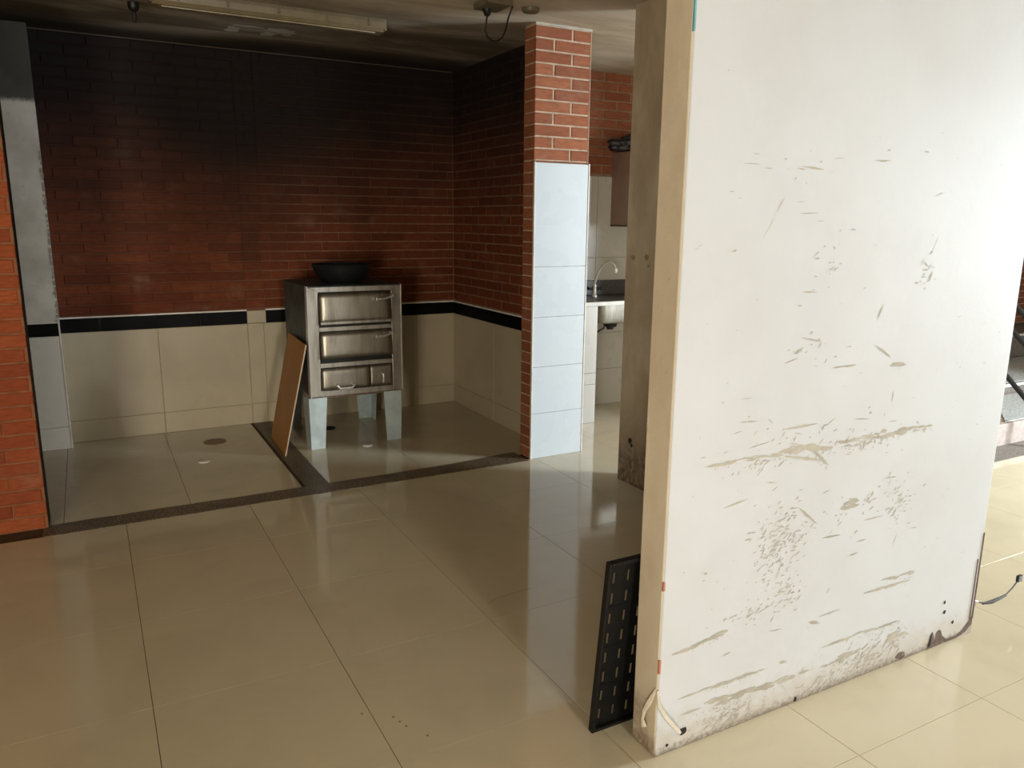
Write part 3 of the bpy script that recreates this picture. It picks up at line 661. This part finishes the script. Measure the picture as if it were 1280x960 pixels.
for x in xc:
    zp = .012
    for j in range(8):
        z = .034+.066*j; sp.box(x-.0043, x+.0043, -.0072, -.0048, zp, z); zp = z+.036
    sp.box(x-.0043, x+.0043, -.0072, -.0048, zp, GL-.014)
o = sp.build('slot_bridges', 'rubber', gr); o['kind'] = 'stuff'
for z in (.155, .285, .42): MB().box(.012, GW-.012, -.009, -.003, z, z+.003).build('cross_rib', 'rubber', gr)
# ---- fluorescent fitting
fx = thing('fluorescent_fitting', 'long unlit fluorescent ceiling fitting with clear cover above the alcove', 'ceiling light', (.40, 4.52, H))
MB().box(0, 1.22, 0, .13, -.022, 0).build('base_tray', 'fixture_body', fx, bevel=.004)
pr = [(0, -.020), (.004, -.050), (.020, -.068), (.110, -.068), (.126, -.050), (.130, -.020)]
m = MB(); n = len(pr); m.add([(.004, y, z) for y, z in pr]+[(1.216, y, z) for y, z in pr], [(i, i+1, n+i+1, n+i) for i in range(n-1)]+[tuple(range(n)), tuple(range(2*n-1, n-1, -1))])
m.build('cover', 'fixture_cover', fx)
MB().tube([(.05, .04, -.0705), (1.17, .04, -.0705)], .004, 6).build('tube_ridge', 'tube_glass', fx, 'pale ridge along the cover', smooth=True)
for x in (.12, .36, .62, .88, 1.12): MB().box(x, x+.012, -.004, .006, -.045, -.006).build('clip', 'fixture_body', fx)
MB().box(1.214, 1.228, .004, .126, -.062, 0).build('end_cap', 'fixture_body', fx, bevel=.003); MB().box(-.008, .006, .004, .126, -.062, 0).build('end_cap', 'fixture_body', fx, bevel=.003)
# ---- hanging leads
lb = thing('ceiling_box', 'dark ceiling junction box whose black lead loops down near the pillar', 'junction box', (1.97, 3.93, H))
MB().box(-.06, .08, -.13, .045, -.030, 0).build('box', 'fixture_body', lb, bevel=.004)
MB().lathe([(.026, -.028), (.026, -.040), (.020, -.046), (.016, -.060), (.006, -.066)][::-1], (0, 0, 0), 14).build('plug', 'black_plastic', lb, smooth=True)
P = [(0, 0, -.060), (-.006, 0, -.10), (-.010, 0, -.135), (.002, 0, -.165), (.030, 0, -.182), (.062, 0, -.180), (.090, 0, -.160), (.110, 0, -.12), (.125, 0, -.06), (.140, -.02, .0)]
MB().tube(P, .0048, 8).build('lead', 'black_plastic', lb, smooth=True)
l2 = thing('ceiling_rose', 'small ceiling rose cut by the top edge, right of the hanging lead', 'junction box', (2.215, 3.90, H))
MB().lathe([(.001, -.022), (.040, -.022), (.048, -.012), (.048, 0)], n=20).build('rose', 'fixture_body', l2, smooth=True)
hl = thing('hanging_plug', 'black plug with a short looped lead hanging left of the fluorescent fitting', 'plug', (.335, 4.75, H))
MB().tube([(0, 0, 0), (0, 0, -.03)], .004, 6).build('lead', 'black_plastic', hl)
MB().lathe([(.006, -.075), (.022, -.066), (.028, -.05), (.028, -.028), (.012, -.022)], n=14).build('plug_body', 'black_plastic', hl, smooth=True)
MB().tube([(-.008, 0, -.07), (-.012, 0, -.10), (-.004, 0, -.126), (.006, 0, -.124), (.010, 0, -.10), (.007, 0, -.07)], .0035, 6).build('loop', 'black_plastic', hl, smooth=True)
# ---- kitchen counter
ct = thing('kitchen_counter', 'grey speckled stone counter with pale front edge beyond the white tiled pillar', 'counter', (2.79, 4.69, 0))
MB().box(0, 1.80, .012, .478, .885, .912).build('worktop', 'counter_stone', ct, bevel=.003)
MB().box(0, 1.80, 0, .012, .884, .914).build('front_edge', 'counter_edge', ct, 'pale front edge', bevel=.002)
struct(MB().box(2.79, 4.59, 5.154, 5.178, .914, 1.03).build('trim_3', 'counter_stone', bevel=.003), 'grey stone upstand along the wall behind the tap', 'trim')
sup = struct(MB().box(2.80, 3.272, 4.715, 4.82, 0, .884).build('counter_support', 'wall_grout'), 'tiled half wall carrying the counter', 'support')
F = Face((2.80, 4.715, 0), 0, sup)
for a, b in ((.001, .298), (.300, .384), (.386, .882)): F.piece('wall_tile', 0, .474, a, b, .010, 'kitchen_tile', .0015)
F = Face((3.272, 4.82, 0), -math.pi/2+math.pi, sup)
sk = thing('kitchen_sink', 'stainless steel sink bowl hanging under the counter', 'sink', (3.55, 4.93, .73))
def rr(x0, x1, y0, y1, r, n=5):
    ps = []
    for cx, cy, a0 in ((x1-r, y1-r, 0), (x0+r, y1-r, 90), (x0+r, y0+r, 180), (x1-r, y0+r, 270)):
        for i in range(n+1): t = math.radians(a0+90*i/n); ps.append((cx+r*math.cos(t), cy+r*math.sin(t)))
    return ps
m = MB(); rings = [(-.21, .25, -.17, .17, .05, .154), (-.205, .245, -.165, .165, .05, .05), (-.19, .23, -.15, .15, .05, .012), (-.15, .19, -.11, .11, .04, 0)]
for x0, x1, y0, y1, r, z in rings: m.v += [(x, y, z) for x, y in rr(x0, x1, y0, y1, r)]
n = 24
for k in range(3): m.f += [(k*n+(i+1) % n, k*n+i, (k+1)*n+i, (k+1)*n+(i+1) % n) for i in range(n)]
m.f.append(tuple(3*n+i for i in reversed(range(n))))
m.build('bowl', 'steel_frame', sk, smooth=True)
MB().lathe([(.026, -.062), (.030, -.045), (.050, -.040), (.054, -.018), (.062, -.012), (.062, .0)], (.0, 0, 0), 20).build('drain_trap', 'black_plastic', sk, smooth=True)
MB().tube([(-.05, .0, -.045), (-.09, .02, -.075), (-.16, .06, -.095), (-.25, .10, -.10)], .008, 8).build('drain_hose', 'black_plastic', sk, smooth=True)
fa = thing('kitchen_tap', 'chrome kitchen tap with tall curved spout on the counter', 'tap', (3.48, 5.06, .912))
MB().lathe([(.026, 0), (.026, .012), (.018, .02), (.017, .075), (.020, .085), (.012, .10)], n=18).build('tap_body', 'chrome', fa, smooth=True)
sp_ = [(0, 0, .09), (.01, -.01, .15), (.028, -.028, .21), (.055, -.055, .255), (.085, -.085, .268), (.108, -.108, .250), (.116, -.116, .215)]
MB().tube(sp_, .0095, 10).build('spout', 'chrome', fa, smooth=True)
MB().lathe([(.012, -.02), (.014, 0), (.011, .012)], (.116, -.116, .212), 12).build('spout_nozzle', 'trim_white', fa, 'pale spout nozzle', smooth=True)
for s in (-1, 1): MB().tube([(0, 0, .06), (s*.040, -.004, .064), (s*.060, -.006, .066)], [.009, .010, .013], 8).build('tap_handle', 'black_plastic', fa, 'dark tap handle', smooth=True)
kc = thing('wall_cabinet', 'brown wooden wall cabinet hung beside the passage wall', 'cabinet', (3.695, 4.86, 1.452))
MB().box(.002, .88, .018, .328, .012, .562).build('carcass', 'cabinet_wood', kc, bevel=.002)
MB().box(0, .885, .014, .328, 0, .014).build('bottom_panel', 'cabinet_dark', kc)
for k in range(2): MB().box(.002+k*.442, .438+k*.442, 0, .017, .014, .565).build('door', 'cabinet_wood', kc, bevel=.002)
bg = thing('black_bag', 'crumpled black plastic bag on top of the wall cabinet', 'bag', (3.80, 5.03, 2.019))
bm = bmesh.new(); bmesh.ops.create_icosphere(bm, subdivisions=4, radius=1); Rr = random.Random(5)
from mathutils import noise as MN
for v in bm.verts:
    p = v.co.copy(); k = 1+.35*MN.noise(p*2.1+Vector((3, 1, 0)))+.18*MN.noise(p*5.0)
    q = Vector((p.x*.22*k-.02*p.z, p.y*.11*k, p.z*.075*k)); q.z += .05-.03*max(0, -p.x)+.05*max(0, p.x)
    v.co = Vector((q.x, q.y, max(q.z, .0)))
me = bpy.data.meshes.new('bag_body'); bm.to_mesh(me); bm.free(); me.materials.append(MAT['bag_black'])
for p in me.polygons: p.use_smooth = True
o = bpy.data.objects.new('bag_body', me); COL.objects.link(o); o.parent = bg
# ---- stub of cable at the foot of the partition's right end
wc = thing('cable_stub', 'loose end of grey cable sticking out of the partition foot', 'cable', (2.79, 1.55, .10))
MB().tube([(0, 0, .03), (.03, -.01, .012), (.06, -.02, .002)], .003, 6).build('wire', 'chrome', wc, smooth=True)
MB().tube([(.07, -.03, -.002), (.11, -.04, -.004), (.16, -.04, .0), (.20, -.04, .006)], .0048, 8).build('sheath', 'cord_grey', wc, 'dark grey outer sheath', smooth=True)
MB().tube([(.055, -.018, .003), (.07, -.03, -.002), (.20, -.04, .006), (.25, -.035, .022), (.29, -.03, .04)], .0026, 6).build('core', 'cord_grey', wc, smooth=True)
MB().box(.285, .312, -.036, -.024, .036, .062).build('connector', 'rail_black', wc, 'small dark connector', bevel=.002)
MB().box(.028, .045, -.022, -.010, -.012, .010).build('clip', 'chip', wc, bevel=.003)
